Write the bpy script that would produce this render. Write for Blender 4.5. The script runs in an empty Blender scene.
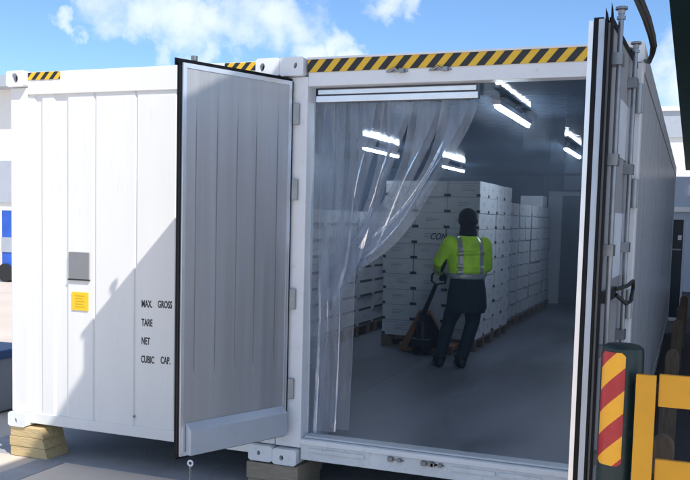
import bpy, bmesh, math, random
from mathutils import Vector, Matrix
random.seed(7)
C = bpy.context.scene.collection
scene = bpy.context.scene
R = math.radians

# ------------------------------------------------------------------ materials
def mat(name, base, rough=0.5, metal=0.0, var=0.0, vscale=3.0, bump=0.0, bscale=40.0, stretch=(1, 1, 1),
        spots=0.0, spot_col=(0.1, 0.08, 0.06), spec=0.5, emit=None, estr=0.0, coat=0.0, rvar=0.0):
    m = bpy.data.materials.new(name); m.use_nodes = True
    nt = m.node_tree; N = nt.nodes; L = nt.links
    b = N['Principled BSDF']
    b.inputs['Base Color'].default_value = (*base, 1); b.inputs['Roughness'].default_value = rough
    b.inputs['Metallic'].default_value = metal; b.inputs['Specular IOR Level'].default_value = spec
    b.inputs['Coat Weight'].default_value = coat
    if emit: b.inputs['Emission Color'].default_value = (*emit, 1); b.inputs['Emission Strength'].default_value = estr
    if var or bump or spots or rvar:
        tc = N.new('ShaderNodeTexCoord'); mp = N.new('ShaderNodeMapping'); mp.inputs['Scale'].default_value = stretch
        L.new(tc.outputs['Object'], mp.inputs['Vector'])
    if var or rvar:
        nz = N.new('ShaderNodeTexNoise'); nz.inputs['Scale'].default_value = vscale; nz.inputs['Detail'].default_value = 6
        nz.inputs['Roughness'].default_value = 0.62
        L.new(mp.outputs['Vector'], nz.inputs['Vector'])
    col = None
    if var:
        mr = N.new('ShaderNodeMapRange'); mr.inputs['From Min'].default_value = 0.3; mr.inputs['From Max'].default_value = 0.7
        mr.inputs['To Min'].default_value = 1 - var; mr.inputs['To Max'].default_value = 1 + var
        L.new(nz.outputs['Fac'], mr.inputs['Value'])
        mx = N.new('ShaderNodeVectorMath'); mx.operation = 'SCALE'; mx.inputs[0].default_value = base
        L.new(mr.outputs['Result'], mx.inputs['Scale']); col = mx.outputs['Vector']
    if spots:
        n2 = N.new('ShaderNodeTexNoise'); n2.inputs['Scale'].default_value = vscale * 4.3; n2.inputs['Detail'].default_value = 8
        n2.inputs['Roughness'].default_value = 0.7
        L.new(mp.outputs['Vector'], n2.inputs['Vector'])
        r2 = N.new('ShaderNodeMapRange'); r2.inputs['From Min'].default_value = 0.58; r2.inputs['From Max'].default_value = 0.74
        r2.inputs['To Max'].default_value = spots
        L.new(n2.outputs['Fac'], r2.inputs['Value'])
        mm = N.new('ShaderNodeMix'); mm.data_type = 'RGBA'
        L.new(r2.outputs['Result'], mm.inputs[0])
        if col: L.new(col, mm.inputs[6])
        else: mm.inputs[6].default_value = (*base, 1)
        mm.inputs[7].default_value = (*spot_col, 1); col = mm.outputs[2]
    if col: L.new(col, b.inputs['Base Color'])
    if rvar:
        rr = N.new('ShaderNodeMapRange'); rr.inputs['From Min'].default_value = 0.3; rr.inputs['From Max'].default_value = 0.7
        rr.inputs['To Min'].default_value = max(0.02, rough - rvar); rr.inputs['To Max'].default_value = min(1, rough + rvar)
        L.new(nz.outputs['Fac'], rr.inputs['Value']); L.new(rr.outputs['Result'], b.inputs['Roughness'])
    if bump:
        n3 = N.new('ShaderNodeTexNoise'); n3.inputs['Scale'].default_value = bscale; n3.inputs['Detail'].default_value = 4
        L.new(mp.outputs['Vector'], n3.inputs['Vector'])
        bp = N.new('ShaderNodeBump'); bp.inputs['Strength'].default_value = bump; bp.inputs['Distance'].default_value = 0.01
        L.new(n3.outputs['Fac'], bp.inputs['Height']); L.new(bp.outputs['Normal'], b.inputs['Normal'])
    return m

M = {}
M['white'] = mat('white_paint', (.765, .755, .74), .38, var=.03, vscale=1.6, bump=.05, bscale=2.2, spots=.16, spot_col=(.45, .42, .38), stretch=(3, 3, .5), coat=.15)
M['white_frame'] = mat('white_frame_paint', (.74, .76, .79), .35, var=.05, vscale=2.5, spots=.35, spot_col=(.36, .32, .28), bump=.1, bscale=25)
M['sill'] = mat('worn_sill_paint', (.66, .68, .71), .42, var=.1, vscale=6, spots=.6, spot_col=(.22, .2, .19), bump=.25, bscale=30)
M['alu'] = mat('brushed_aluminium', (.56, .56, .575), .40, metal=.68, var=.07, vscale=2.0, stretch=(7, 7, .25), rvar=.05)
M['alu_edge'] = mat('bare_aluminium_edge', (.8, .82, .86), .25, metal=.7, var=.05, vscale=8)
M['edge2'] = mat('dull_edge_strip', (.42, .48, .57), .35, metal=.5, var=.08, vscale=8)
M['kick'] = mat('grey_kick_plate', (.50, .54, .60), .42, metal=.25, var=.06, vscale=4, spots=.2, spot_col=(.25, .25, .26))
M['rubber'] = mat('black_rubber', (.003, .004, .007), .5, var=.2, vscale=12, spec=.22)
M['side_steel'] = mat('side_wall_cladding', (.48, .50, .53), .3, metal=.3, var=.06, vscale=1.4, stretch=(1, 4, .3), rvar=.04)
M['door_outer'] = mat('door_outer_paint', (.30, .31, .33), .42, var=.08, vscale=3, spots=.35, spot_col=(.22, .21, .2))
M['galv'] = mat('galvanised_steel', (.27, .28, .30), .38, metal=.85, var=.15, vscale=14, spots=.3, spot_col=(.16, .13, .11))
M['hinge'] = mat('grey_hinge_steel', (.34, .36, .38), .42, metal=.5, var=.12, vscale=9)
M['yellow'] = mat('hazard_yellow', (.78, .47, .03), .45, var=.08, vscale=8, spots=.25, spot_col=(.3, .22, .1))
M['black'] = mat('hazard_black', (.018, .018, .022), .45, var=.2, vscale=8)
M['dark'] = mat('dark_recess', (.02, .022, .026), .6)
M['ink'] = mat('black_stencil_ink', (.015, .015, .02), .5)
M['grey_plate'] = mat('grey_data_plate', (.27, .27, .28), .45, metal=.4, var=.06, vscale=9)
M['stk'] = mat('yellow_sticker', (.85, .55, .015), .45)
M['stk_print'] = mat('sticker_print', (.6, .33, .01), .5)
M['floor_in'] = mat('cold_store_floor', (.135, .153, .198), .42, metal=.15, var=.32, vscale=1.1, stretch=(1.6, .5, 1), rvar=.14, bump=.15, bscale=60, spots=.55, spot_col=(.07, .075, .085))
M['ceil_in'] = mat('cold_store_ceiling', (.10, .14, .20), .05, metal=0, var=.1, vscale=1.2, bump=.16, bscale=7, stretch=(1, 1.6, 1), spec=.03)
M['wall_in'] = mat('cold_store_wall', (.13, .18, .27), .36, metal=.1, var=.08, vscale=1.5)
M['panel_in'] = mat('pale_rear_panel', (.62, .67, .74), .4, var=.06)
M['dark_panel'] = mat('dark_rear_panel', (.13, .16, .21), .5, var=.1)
M['led'] = mat('led_tube', (.9, .95, 1), .4, emit=(.76, .88, 1.0), estr=46.0)
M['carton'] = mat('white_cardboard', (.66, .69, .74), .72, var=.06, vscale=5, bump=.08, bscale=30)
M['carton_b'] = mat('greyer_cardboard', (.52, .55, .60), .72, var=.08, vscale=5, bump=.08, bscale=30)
M['tag'] = mat('carton_tag_and_layer_shade', (.035, .037, .045), .7)
M['grey_lab'] = mat('shipping_label', (.72, .74, .76), .5)
M['print'] = mat('pale_print', (.30, .32, .38), .75)
M['pallet'] = mat('pallet_timber', (.17, .12, .08), .75, var=.2, vscale=10, stretch=(8, 1, 8))
M['timber'] = mat('pale_sleeper_timber', (.58, .43, .22), .75, var=.14, vscale=5, stretch=(1, 8, 8), bump=.5, bscale=12, spots=.55, spot_col=(.33, .22, .11))
M['timber_grey'] = mat('weathered_timber', (.26, .22, .17), .8, var=.2, vscale=6, stretch=(1, 8, 8), bump=.3, bscale=18, spots=.3, spot_col=(.12, .1, .08))
M['jack'] = mat('jack_orange_brown', (.27, .13, .065), .5, var=.15, vscale=9, spots=.4, spot_col=(.12, .08, .06))
M['blackm'] = mat('black_machine', (.02, .022, .027), .4, metal=.2)
M['bollard'] = mat('dark_green_paint', (.005, .022, .024), .38, var=.15, vscale=5, spots=.5, spot_col=(.10, .11, .10), bump=.1, bscale=14)
M['refl_red'] = mat('reflective_red', (.42, .008, .018), .3, var=.1, vscale=20, coat=.3)
M['refl_yel'] = mat('reflective_yellow', (.9, .42, .01), .3, var=.05, vscale=20, coat=.3)
M['barrier'] = mat('barrier_yellow', (.66, .31, .008), .38, var=.08, vscale=4, spots=.3, spot_col=(.3, .2, .08), bump=.1, bscale=20)
M['brown'] = mat('brown_post_timber', (.13, .092, .064), .75, var=.3, vscale=6, stretch=(6, 6, .8), bump=.3, bscale=20)
M['canopy'] = mat('dark_teal_steel', (.006, .032, .036), .9, var=.1, spec=.08)
M['soffit'] = mat('pale_soffit', (.62, .66, .70), .55, var=.05)
M['cable'] = mat('black_cable', (.012, .012, .015), .45)
M['far_white'] = mat('far_white_wall', (.80, .79, .76), .7, var=.03, vscale=.5)
M['far_grey'] = mat('far_grey_band', (.42, .46, .52), .6, var=.05)
M['blue_grey_wall'] = mat('pale_blue_wall', (.42, .49, .59), .6, var=.05, vscale=.6)
M['blue_tarp'] = mat('blue_tarpaulin', (.03, .12, .55), .5, var=.2, vscale=2)
M['cab_dark'] = mat('dark_blue_steel', (.012, .02, .035), .35, var=.1)
M['bin_grey'] = mat('grey_bin_plastic', (.27, .29, .31), .5, var=.08)
M['bin_blue'] = mat('dark_blue_plastic', (.035, .08, .19), .4, var=.1)
M['pale_blue'] = mat('pale_blue_plastic', (.42, .55, .75), .45)
M['red_lamp'] = mat('red_lens', (.5, .02, .02), .3)
M['skin'] = mat('skin', (.45, .28, .2), .55, var=.08, vscale=20)
M['cloth_navy'] = mat('navy_freezer_cloth', (.010, .022, .034), .85, var=.25, vscale=14, bump=1.0, bscale=9)
M['beanie'] = mat('black_knit', (.008, .009, .012), .9, bump=.6, bscale=90)
M['glove'] = mat('black_glove', (.012, .013, .016), .8)
M['refl'] = mat('silver_tape', (.42, .46, .48), .35, metal=.3, var=.1, vscale=30)
M['ground'] = mat('grey_strip_and_shade', (.34, .345, .36), .85, var=.22, vscale=1.6, bump=.4, bscale=45, spots=.4, spot_col=(.20, .20, .21))
M['slab'] = mat('tan_concrete', (.60, .515, .44), .85, var=.09, vscale=1.1, bump=.3, bscale=60, spots=.22, spot_col=(.42, .36, .32))

def pvc(name, lo, hi):
    m = bpy.data.materials.new(name); m.use_nodes = True; nt = m.node_tree; N = nt.nodes; L = nt.links
    N.remove(N['Principled BSDF']); out = N['Material Output']
    tc = N.new('ShaderNodeTexCoord'); mp = N.new('ShaderNodeMapping'); mp.inputs['Scale'].default_value = (9, 9, 1.3)
    L.new(tc.outputs['Object'], mp.inputs['Vector'])
    nz = N.new('ShaderNodeTexNoise'); nz.inputs['Scale'].default_value = 1.6; nz.inputs['Detail'].default_value = 5
    L.new(mp.outputs['Vector'], nz.inputs['Vector'])
    bp = N.new('ShaderNodeBump'); bp.inputs['Strength'].default_value = .38; bp.inputs['Distance'].default_value = .02
    L.new(nz.outputs['Fac'], bp.inputs['Height'])
    tr = N.new('ShaderNodeBsdfTransparent'); tr.inputs['Color'].default_value = (.87, .91, .95, 1)
    gl = N.new('ShaderNodeBsdfGlossy'); gl.inputs['Roughness'].default_value = .11; gl.inputs['Color'].default_value = (.92, .95, 1, 1)
    L.new(bp.outputs['Normal'], gl.inputs['Normal'])
    df = N.new('ShaderNodeBsdfTranslucent'); df.inputs['Color'].default_value = (.58, .63, .72, 1)
    d2 = N.new('ShaderNodeBsdfDiffuse'); d2.inputs['Color'].default_value = (.46, .51, .60, 1)
    mx0 = N.new('ShaderNodeMixShader'); mx0.inputs[0].default_value = .5
    L.new(df.outputs[0], mx0.inputs[1]); L.new(d2.outputs[0], mx0.inputs[2])
    mr = N.new('ShaderNodeMapRange'); mr.inputs['From Min'].default_value = .35; mr.inputs['From Max'].default_value = .75
    mr.inputs['To Min'].default_value = lo; mr.inputs['To Max'].default_value = hi
    L.new(nz.outputs['Fac'], mr.inputs['Value'])
    mx1 = N.new('ShaderNodeMixShader'); L.new(mr.outputs['Result'], mx1.inputs[0])
    L.new(tr.outputs[0], mx1.inputs[1]); L.new(mx0.outputs[0], mx1.inputs[2])
    fr = N.new('ShaderNodeFresnel'); fr.inputs['IOR'].default_value = 1.30
    L.new(bp.outputs['Normal'], fr.inputs['Normal'])
    mx2 = N.new('ShaderNodeMixShader'); L.new(fr.outputs[0], mx2.inputs[0])
    L.new(mx1.outputs[0], mx2.inputs[1]); L.new(gl.outputs[0], mx2.inputs[2])
    L.new(mx2.outputs[0], out.inputs['Surface'])
    return m
M['pvc'] = pvc('clear_pvc', .24, .54)
M['pvc_edge'] = pvc('pvc_strip_edge', .36, .66)

def hivis():
    m = mat('lime_hi_vis', (.56, .98, .05), .75, var=.2, vscale=7, bump=1.0, bscale=7)
    return m
M['hivis'] = hivis()

# ------------------------------------------------------------------ object helpers
class MB:
    def __init__(s): s.v = []; s.f = []; s.mi = []
    def add(s, vs, fs, mi=0):
        o = len(s.v); s.v += [tuple(v) for v in vs]; s.f += [tuple(i + o for i in f) for f in fs]; s.mi += [mi] * len(fs); return s
    def box(s, x0, x1, y0, y1, z0, z1, mi=0):
        v = [(x0, y0, z0), (x1, y0, z0), (x1, y1, z0), (x0, y1, z0), (x0, y0, z1), (x1, y0, z1), (x1, y1, z1), (x0, y1, z1)]
        return s.add(v, [(0, 3, 2, 1), (4, 5, 6, 7), (0, 1, 5, 4), (1, 2, 6, 5), (2, 3, 7, 6), (3, 0, 4, 7)], mi)
    def prism(s, poly, d, mi=0):                     # planar polygon swept by the vector d
        n = len(poly); d = Vector(d); a = [Vector(p) for p in poly]; b = [p + d for p in a]
        fs = [tuple(range(n - 1, -1, -1)), tuple(range(n, 2 * n))] + [(i, (i + 1) % n, n + (i + 1) % n, n + i) for i in range(n)]
        return s.add(a + b, fs, mi)
    def tube(s, pts, r, n=10, mi=0, cap=True):
        pts = [Vector(p) for p in pts]; rs = r if isinstance(r, (list, tuple)) else [r] * len(pts)
        up = None; rings = []
        for i, p in enumerate(pts):
            t = (pts[min(i + 1, len(pts) - 1)] - pts[max(i - 1, 0)]).normalized()
            if up is None: up = t.orthogonal().normalized()
            up = (up - t * up.dot(t)).normalized(); w = t.cross(up)
            rings.append([p + (up * math.cos(2 * math.pi * k / n) + w * math.sin(2 * math.pi * k / n)) * rs[i] for k in range(n)])
        vs = [v for r_ in rings for v in r_]; fs = []
        for i in range(len(rings) - 1):
            for k in range(n): fs.append((i * n + k, i * n + (k + 1) % n, (i + 1) * n + (k + 1) % n, (i + 1) * n + k))
        if cap: fs += [tuple(range(n - 1, -1, -1)), tuple((len(rings) - 1) * n + k for k in range(n))]
        return s.add(vs, fs, mi)
    def ellipsoid(s, c, r, nu=20, nv=12, mi=0, rot=None):
        c = Vector(c); vs = []; fs = []
        for j in range(nv + 1):
            th = math.pi * j / nv
            for i in range(nu):
                ph = 2 * math.pi * i / nu
                p = Vector((r[0] * math.sin(th) * math.cos(ph), r[1] * math.sin(th) * math.sin(ph), r[2] * math.cos(th)))
                if rot: p = rot @ p
                vs.append(c + p)
        for j in range(nv):
            for i in range(nu): fs.append((j * nu + i, (j + 1) * nu + i, (j + 1) * nu + (i + 1) % nu, j * nu + (i + 1) % nu))
        return s.add(vs, fs, mi)
    def loft(s, rings, n=20, mi=0):                  # rings: (centre, side vec, front vec)
        vs = []; fs = []
        for c, a, b in rings:
            c, a, b = Vector(c), Vector(a), Vector(b)
            for k in range(n):
                t = 2 * math.pi * k / n; vs.append(c + a * math.cos(t) + b * math.sin(t))
        for i in range(len(rings) - 1):
            for k in range(n): fs.append((i * n + k, i * n + (k + 1) % n, (i + 1) * n + (k + 1) % n, (i + 1) * n + k))
        fs += [tuple(range(n - 1, -1, -1)), tuple((len(rings) - 1) * n + k for k in range(n))]
        return s.add(vs, fs, mi)
    def build(s, name, mats, parent=None, off=None, smooth=False, bevel=0.0):
        me = bpy.data.meshes.new(name)
        if off is None: off = (parent.matrix_world.translation if (parent and not parent.get('_rot')) else Vector((0, 0, 0)))
        off = Vector(off)
        me.from_pydata([tuple(Vector(v) - off) for v in s.v], [], s.f)
        if not isinstance(mats, (list, tuple)): mats = [mats]
        for m in mats: me.materials.append(m)
        for p, i in zip(me.polygons, s.mi): p.material_index = i
        bm = bmesh.new(); bm.from_mesh(me); bmesh.ops.recalc_face_normals(bm, faces=bm.faces)
        if bevel:
            ed = [e for e in bm.edges if len(e.link_faces) == 2 and e.calc_face_angle(0) > .6]
            bmesh.ops.bevel(bm, geom=ed, offset=bevel, segments=2, profile=.6, affect='EDGES', clamp_overlap=True)
        bm.to_mesh(me); bm.free()
        if smooth:
            for p in me.polygons: p.use_smooth = True
            if smooth == 'auto': me.set_sharp_from_angle(angle=R(38))
        o = bpy.data.objects.new(name, me); C.objects.link(o)
        if parent: o.parent = parent
        else: o.location = off
        return o

def tag(o, label, cat, group=None, kind=None):
    if label: o['label'] = label
    if cat: o['category'] = cat
    if group: o['group'] = group
    if kind: o['kind'] = kind
    return o
def thing(name, loc, label, cat, group=None):
    o = bpy.data.objects.new(name, None); o.empty_display_size = .2; C.objects.link(o); o.location = loc
    tag(o, label, cat, group); bpy.context.view_layer.update(); return o
def copy_tree(o, loc, label=None, parent=None):
    c = o.copy(); C.objects.link(c)
    if parent: c.parent = parent
    else: c.location = loc
    if label: c['label'] = label
    for ch in list(o.children): copy_tree(ch, None, None, c)
    return c
def structure(o): o['kind'] = 'structure'; return o

def holed_plate(mb, x0, x1, z0, z1, y0, y1, hx, hz, rx, rz, depth=.05, tilt=0.0):
    """box x0..x1, y0 (front)..y1, z0..z1 with an oval hole sunk into its front face"""
    n = 28; outer = []; inner = []; w = (x1 - x0) / 2; h = (z1 - z0) / 2; cx = (x0 + x1) / 2; cz = (z0 + z1) / 2
    for k in range(n):
        t = 2 * math.pi * k / n; c, s_ = math.cos(t), math.sin(t); q = 1 / max(abs(c), abs(s_))
        outer.append((cx + w * c * q, cz + h * s_ * q))
        ex, ez = rx * c, rz * s_
        inner.append((hx + ex * math.cos(tilt) - ez * math.sin(tilt), hz + ex * math.sin(tilt) + ez * math.cos(tilt)))
    vs = [(x, y0, z) for x, z in outer] + [(x, y0, z) for x, z in inner] + [(x, y0 + depth, z) for x, z in inner] + [(x, y1, z) for x, z in outer]
    fs = []; dk = []
    for k in range(n):
        j = (k + 1) % n
        fs.append((k, j, n + j, n + k)); dk.append((n + k, n + j, 2 * n + j, 2 * n + k)); fs.append((j, k, 3 * n + k, 3 * n + j))
    fs.append(tuple(3 * n + k for k in range(n - 1, -1, -1)))
    o = len(mb.v); mb.add(vs, fs, 0)
    mb.f += [tuple(i + o for i in f) for f in dk] + [tuple(o + 2 * n + k for k in range(n))]; mb.mi += [0] * len(dk) + [1]

def stripes(x0, x1, z0, z1, y, period, frac, slant, phase=0.0):
    """black bars cut to a strip; returns MB with slot 0 yellow ground, slot 1 black bars, real thin plate"""
    mb = MB(); mb.box(x0, x1, y, y + .002, z0, z1, 0)
    x = x0 - slant - period + phase
    while x < x1:
        poly = []
        a, b = x, x + period * frac
        pts = [(a, z0), (b, z0), (b + slant, z1), (a + slant, z1)]
        def clip(ps, lim, keep):
            out = []
            for i in range(len(ps)):
                p, q = ps[i], ps[(i + 1) % len(ps)]
                ip, iq = keep(p[0]), keep(q[0])
                if ip: out.append(p)
                if ip != iq:
                    t = (lim - p[0]) / (q[0] - p[0]); out.append((lim, p[1] + t * (q[1] - p[1])))
            return out
        pts = clip(pts, x0, lambda v: v >= x0)
        if pts: pts = clip(pts, x1, lambda v: v <= x1)
        if len(pts) >= 3: mb.prism([(px, y - .0015, pz) for px, pz in pts], (0, .001, 0), 1)
        x += period
    return mb

def text_mesh(name, body, size, mat_, parent, mw, sx=1.0, shear=0.0, depth=.001, bold=0.0):
    cu = bpy.data.curves.new(name, 'FONT'); cu.body = body; cu.size = size; cu.extrude = depth; cu.shear = shear; cu.offset = bold
    cu.space_character = 1.0; cu.resolution_u = 3
    t = bpy.data.objects.new(name + '_tmp', cu); C.objects.link(t); bpy.context.view_layer.update()
    dg = bpy.context.evaluated_depsgraph_get()
    me = bpy.data.meshes.new_from_object(t.evaluated_get(dg)); bpy.data.objects.remove(t); bpy.data.curves.remove(cu)
    me.transform(Matrix.Diagonal((sx, 1, 1, 1))); me.transform(mw)
    me.transform(Matrix.Translation(-parent.matrix_world.translation))
    me.materials.clear(); me.materials.append(mat_)
    o = bpy.data.objects.new(name, me); C.objects.link(o); o.parent = parent; return o

# ------------------------------------------------------------------ camera
cx, cy, cz, yaw, pitch, roll, f, ppx, ppy = 2.7548, -5.7323, 1.7839, .3773, -.0795, .0244, 879.83, -5.13, 48.54
fw = Vector((-math.sin(yaw) * math.cos(pitch), math.cos(yaw) * math.cos(pitch), math.sin(pitch)))
rt = Vector((math.cos(yaw), math.sin(yaw), 0)); up = rt.cross(fw)
c_, s_ = math.cos(roll), math.sin(roll)
xr = rt * c_ + up * s_; yu = -rt * s_ + up * c_
cam = bpy.data.cameras.new('camera'); co = bpy.data.objects.new('camera', cam); C.objects.link(co)
co.matrix_world = Matrix(((xr.x, yu.x, -fw.x, cx), (xr.y, yu.y, -fw.y, cy), (xr.z, yu.z, -fw.z, cz), (0, 0, 0, 1)))
cam.sensor_width = 36; cam.lens = 36 * f / 690; cam.shift_x = -ppx / 690; cam.shift_y = ppy / 690
cam.clip_start = .05; cam.clip_end = 3000
scene.camera = co

# ------------------------------------------------------------------ ground
G = -.25
structure(MB().add([(-600, -600, G), (600, -600, G), (600, 900, G), (-600, 900, G)], [(0, 1, 2, 3)]).build('ground', M['slab']))
def sheet(name, m, x0, x1, y0, y1, dz):
    return structure(MB().box(x0, x1, y0, y1, G - .05, G + dz).build(name, m))
sheet('pavement', M['ground'], -2.13, -1.88, -14, -.02, .004)
M['pad'] = mat('shade_lifted_concrete', (.74, .62, .51), .85, var=.08, vscale=1.3, bump=.3, bscale=60, spots=.2, spot_col=(.5, .42, .36))  # paler than the slab, making up in colour for light missing in the shade
sheet('concrete_pad', M['pad'], -1.86, 2.2, -14, -.03, .004)
sheet('underside_shade', M['ground'], -2.9, 2.45, -.016, 13.5, .004)  # grey sheet puts the dimness under the containers into the ground colour
M['alley_shade'] = mat('alley_shade_ground', (.045, .047, .052), .85, var=.2, vscale=2, bump=.4, bscale=70, spots=.3, spot_col=(.08, .08, .085))  # dark ground colour stands in for the shade of the alley
sheet('alley_shade_sheet', M['alley_shade'], 2.36, 8.1, -.9, 23.8, .009)

# ------------------------------------------------------------------ containers
W, H, LEN = 2.438, 2.896, 12.19
# ---- left container
LC = thing('shipping_container', (-1.22, 0, 0), 'white shipping container with a closed panelled end marked MAX GROSS, left of the open one', 'container')
def casting(name, x0, x1, z0, z1, hx, hz, rx, rz, parent, tilt=0.0, y0=-.045, y1=.16):
    mb = MB(); holed_plate(mb, x0, x1, z0, z1, y0, y1, hx, hz, rx, rz, tilt=tilt)
    return mb.build(name, [M['white_frame'], M['dark']], parent)
casting('corner_casting', -W, -W + .18, 2.775, 2.902, -W + .088, 2.842, .030, .040, LC, tilt=.25)
casting('corner_casting', -.186, -.001, 2.772, 2.902, -.135, 2.838, .020, .030, LC, tilt=-.3)
casting('corner_casting', -W, -W + .18, .002, .12, -W + .08, .05, .012, .022, LC)
casting('corner_casting', -.195, -.001, -.005, .112, -.11, .055, .014, .017, LC)
for x0, x1 in ((-W + .004, -W + .172), (-.175, -.003)):
    MB().box(x0, x1, 0, .15, .12, 2.772).build('corner_post', M['white'], LC, bevel=.008)
MB().box(-W + .172, -.175, .006, .12, 2.715, 2.893).build('top_rail', M['white'], LC, bevel=.004)
MB().box(-W + .172, -.175, .012, .14, .032, .118).build('bottom_rail', M['white'], LC, bevel=.004)
# end panel with pressed seams (real profile, extruded upwards)
prof = []
seams = [-2.20, -2.14, -2.01, -1.885, -1.62, -1.235, -.87, -.56, -.36]
xs0, xs1 = -W + .172, -.175
prof.append((xs0, .020)); lvl = 0
ys = [.020, .032]
wide = {-1.62, -1.235, -.87}
for s in seams:
    if s in wide:
        prof += [(s - .014, ys[lvl]), (s - .004, ys[lvl] + .012), (s + .004, ys[lvl] + .012), (s + .014, ys[lvl])]
    else:
        prof.append((s - .011, ys[lvl])); lvl = 1 - lvl; prof.append((s + .011, ys[lvl]))
prof.append((xs1, ys[lvl]))
poly = prof + [(xs1, .09), (xs0, .09)]
mb = MB(); mb.prism([(x, y, .116) for x, y in poly], (0, 0, 2.60))
ep = mb.build('end_wall', M['white'], LC)
MB().box(-1.245, -1.23, .008, .02, .185, .2).build('rivet', M['galv'], LC)
stripes(-2.258, -1.94, 2.830, 2.889, .002, .088, .45, .055).build('hazard_stripe', [M['yellow'], M['black']], LC)
stripes(-.46, -.19, 2.830, 2.889, .002, .088, .45, .055).build('hazard_stripe', [M['yellow'], M['black']], LC)
pl = MB().box(-1.862, -1.668, .006, .018, 1.25, 1.465).build('data_plate', M['grey_plate'], LC, bevel=.003)
pl['label'] = 'blank grey metal data plate'
MB().box(-1.868, -1.660, .004, .017, 1.240, 1.250).build('plate_edge', M['dark'], pl, off=LC.location)
mb = MB().box(-1.832, -1.676, .012, .019, 1.0, 1.146)
for k in range(5): mb.box(-1.80, -1.71 - .012 * (k % 2), .0112, .013, 1.025 + k * .022, 1.032 + k * .022, 1)
st = mb.build('warning_sticker', [M['stk'], M['stk_print']], LC); st['label'] = 'square yellow warning sticker with faint lines of print'
# stencilled data, standing on the y = .020/.032 panel
def stencil(body, x, z, size, sx=.54):
    mw = Matrix.Translation((x, .0188, z)) @ Matrix.Rotation(R(90), 4, 'X')
    text_mesh('lettering', body, size, M['ink'], LC, mw, sx=sx, bold=.0016)
for b, x, z in (('MAX.', -1.178, 1.062), ('GROSS', -1.030, 1.066), ('TARE', -1.176, .916), ('NET', -1.176, .772), ('CUBIC', -1.180, .628), ('CAP.', -1.000, .634)):
    stencil(b, x, z, .078)
# shell
mb = MB(); mb.box(-W + .01, -W + .07, .16, LEN - .16, .1, 2.86)
mb.build('side_wall', M['white'], LC)
MB().box(-W + .02, -.003, .12, LEN, 2.80, 2.885).build('roof', M['white'], LC)
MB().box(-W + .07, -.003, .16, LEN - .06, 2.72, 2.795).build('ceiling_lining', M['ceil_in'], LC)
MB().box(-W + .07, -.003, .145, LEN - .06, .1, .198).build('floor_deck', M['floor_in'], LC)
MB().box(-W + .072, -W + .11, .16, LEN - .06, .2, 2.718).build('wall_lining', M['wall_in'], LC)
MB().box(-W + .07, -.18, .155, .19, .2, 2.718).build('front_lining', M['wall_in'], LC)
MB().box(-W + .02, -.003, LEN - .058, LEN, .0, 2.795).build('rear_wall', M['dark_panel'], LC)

# ---- right container
RC = thing('shipping_container', (1.22, 0, 0), 'open white shipping container with both doors swung out and a striped black and yellow header', 'container')
casting('corner_casting', .001, .186, 2.772, 2.902, .125, 2.842, .013, .022, RC, tilt=-.3)
casting('corner_casting', W - .178, W, 2.778, 2.902, W - .09, 2.84, .034, .028, RC, y0=-.012)
casting('corner_casting', .001, .190, -.012, .106, .075, .040, .017, .019, RC)
casting('corner_casting', W - .178, W, -.002, .12, W - .09, .055, .03, .02, RC)
MB().box(.003, .205, 0, .15, .118, 2.770).build('corner_post', M['white_frame'], RC, bevel=.008)
MB().box(2.235, W - .004, 0, .15, .12, 2.776).build('corner_post', M['white_frame'], RC, bevel=.008)
MB().box(.205, 2.235, .004, .13, 2.703, 2.893).build('header', M['white_frame'], RC, bevel=.005)
stripes(.20, 2.232, 2.797, 2.884, -.002, .113, .5, .075, phase=.03).build('hazard_stripe', [M['yellow'], M['black']], RC)
MB().box(.20, W - .18, -.012, .02, 2.884, 2.898).build('drip_strip', M['white_frame'], RC)
for x in (.86, 1.16):
    mb = MB(); mb.box(x - .075, x + .075, -.010, .004, 2.775, 2.787); mb.tube([(x - .05, -.02, 2.778), (x - .012, -.024, 2.800), (x + .02, -.02, 2.776)], .008, 6)
    mb.box(x + .02, x + .055, -.028, .004, 2.77, 2.795)
    mb.build('cam_keeper', M['galv'], RC)
# sill: ledge, face plate with raised bars, keepers
MB().box(.205, 2.235, .002, .14, .034, .188).build('sill', M['sill'], RC, bevel=.006)
MB().box(.222, 2.235, .030, .14, .190, .205).build('threshold_plate', M['kick'], RC, bevel=.004)
MB().box(.205, 2.235, -.012, .002, .150, .186).build('sill_ledge', M['white_frame'], RC, bevel=.004)
for x0, x1 in ((.27, .70), (1.33, 1.63), (1.65, 1.93)):
    MB().box(x0, x1, -.012, .002, .098, .128).build('sill_bar', M['sill'], RC, bevel=.003)
for x in (.93, 1.17, 1.22):
    mb = MB(); mb.box(x - .06, x + .06, -.006, .003, .118, .128); mb.box(x - .05, x - .015, -.03, .002, .112, .142); mb.box(x + .02, x + .045, -.03, .002, .115, .138)
    mb.build('cam_keeper', M['galv'], RC)
# right outside wall, pressed into shallow ribs along its length
py = []; y = .16
while y < LEN - .2:
    py += [(W - .006, y), (W - .006, y + .20), (W - .010, y + .215), (W - .010, y + .235), (W - .006, y + .25)]; y += .25
pol = [(a, b) for a, b in py] + [(W - .06, py[-1][1]), (W - .06, .16)]
mb = MB(); mb.prism([(a, b, .125) for a, b in pol], (0, 0, 2.60)); mb.build('side_wall', M['side_steel'], RC)
MB().box(W - .07, W, .16, LEN - .16, 2.735, 2.89).build('top_rail', M['side_steel'], RC, bevel=.006)
MB().box(W - .07, W, .16, LEN - .16, .005, .122).build('bottom_rail', M['side_steel'], RC, bevel=.006)
MB().box(W - .16, W, LEN - .16, LEN, 0, H).build('rear_post', M['side_steel'], RC)
MB().box(.003, W - .075, .14, LEN, 2.80, 2.885).build('roof', M['white'], RC)
MB().box(.003, W - .12, .14, LEN - .06, 2.72, 2.795).build('ceiling_lining', M['ceil_in'], RC)
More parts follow.
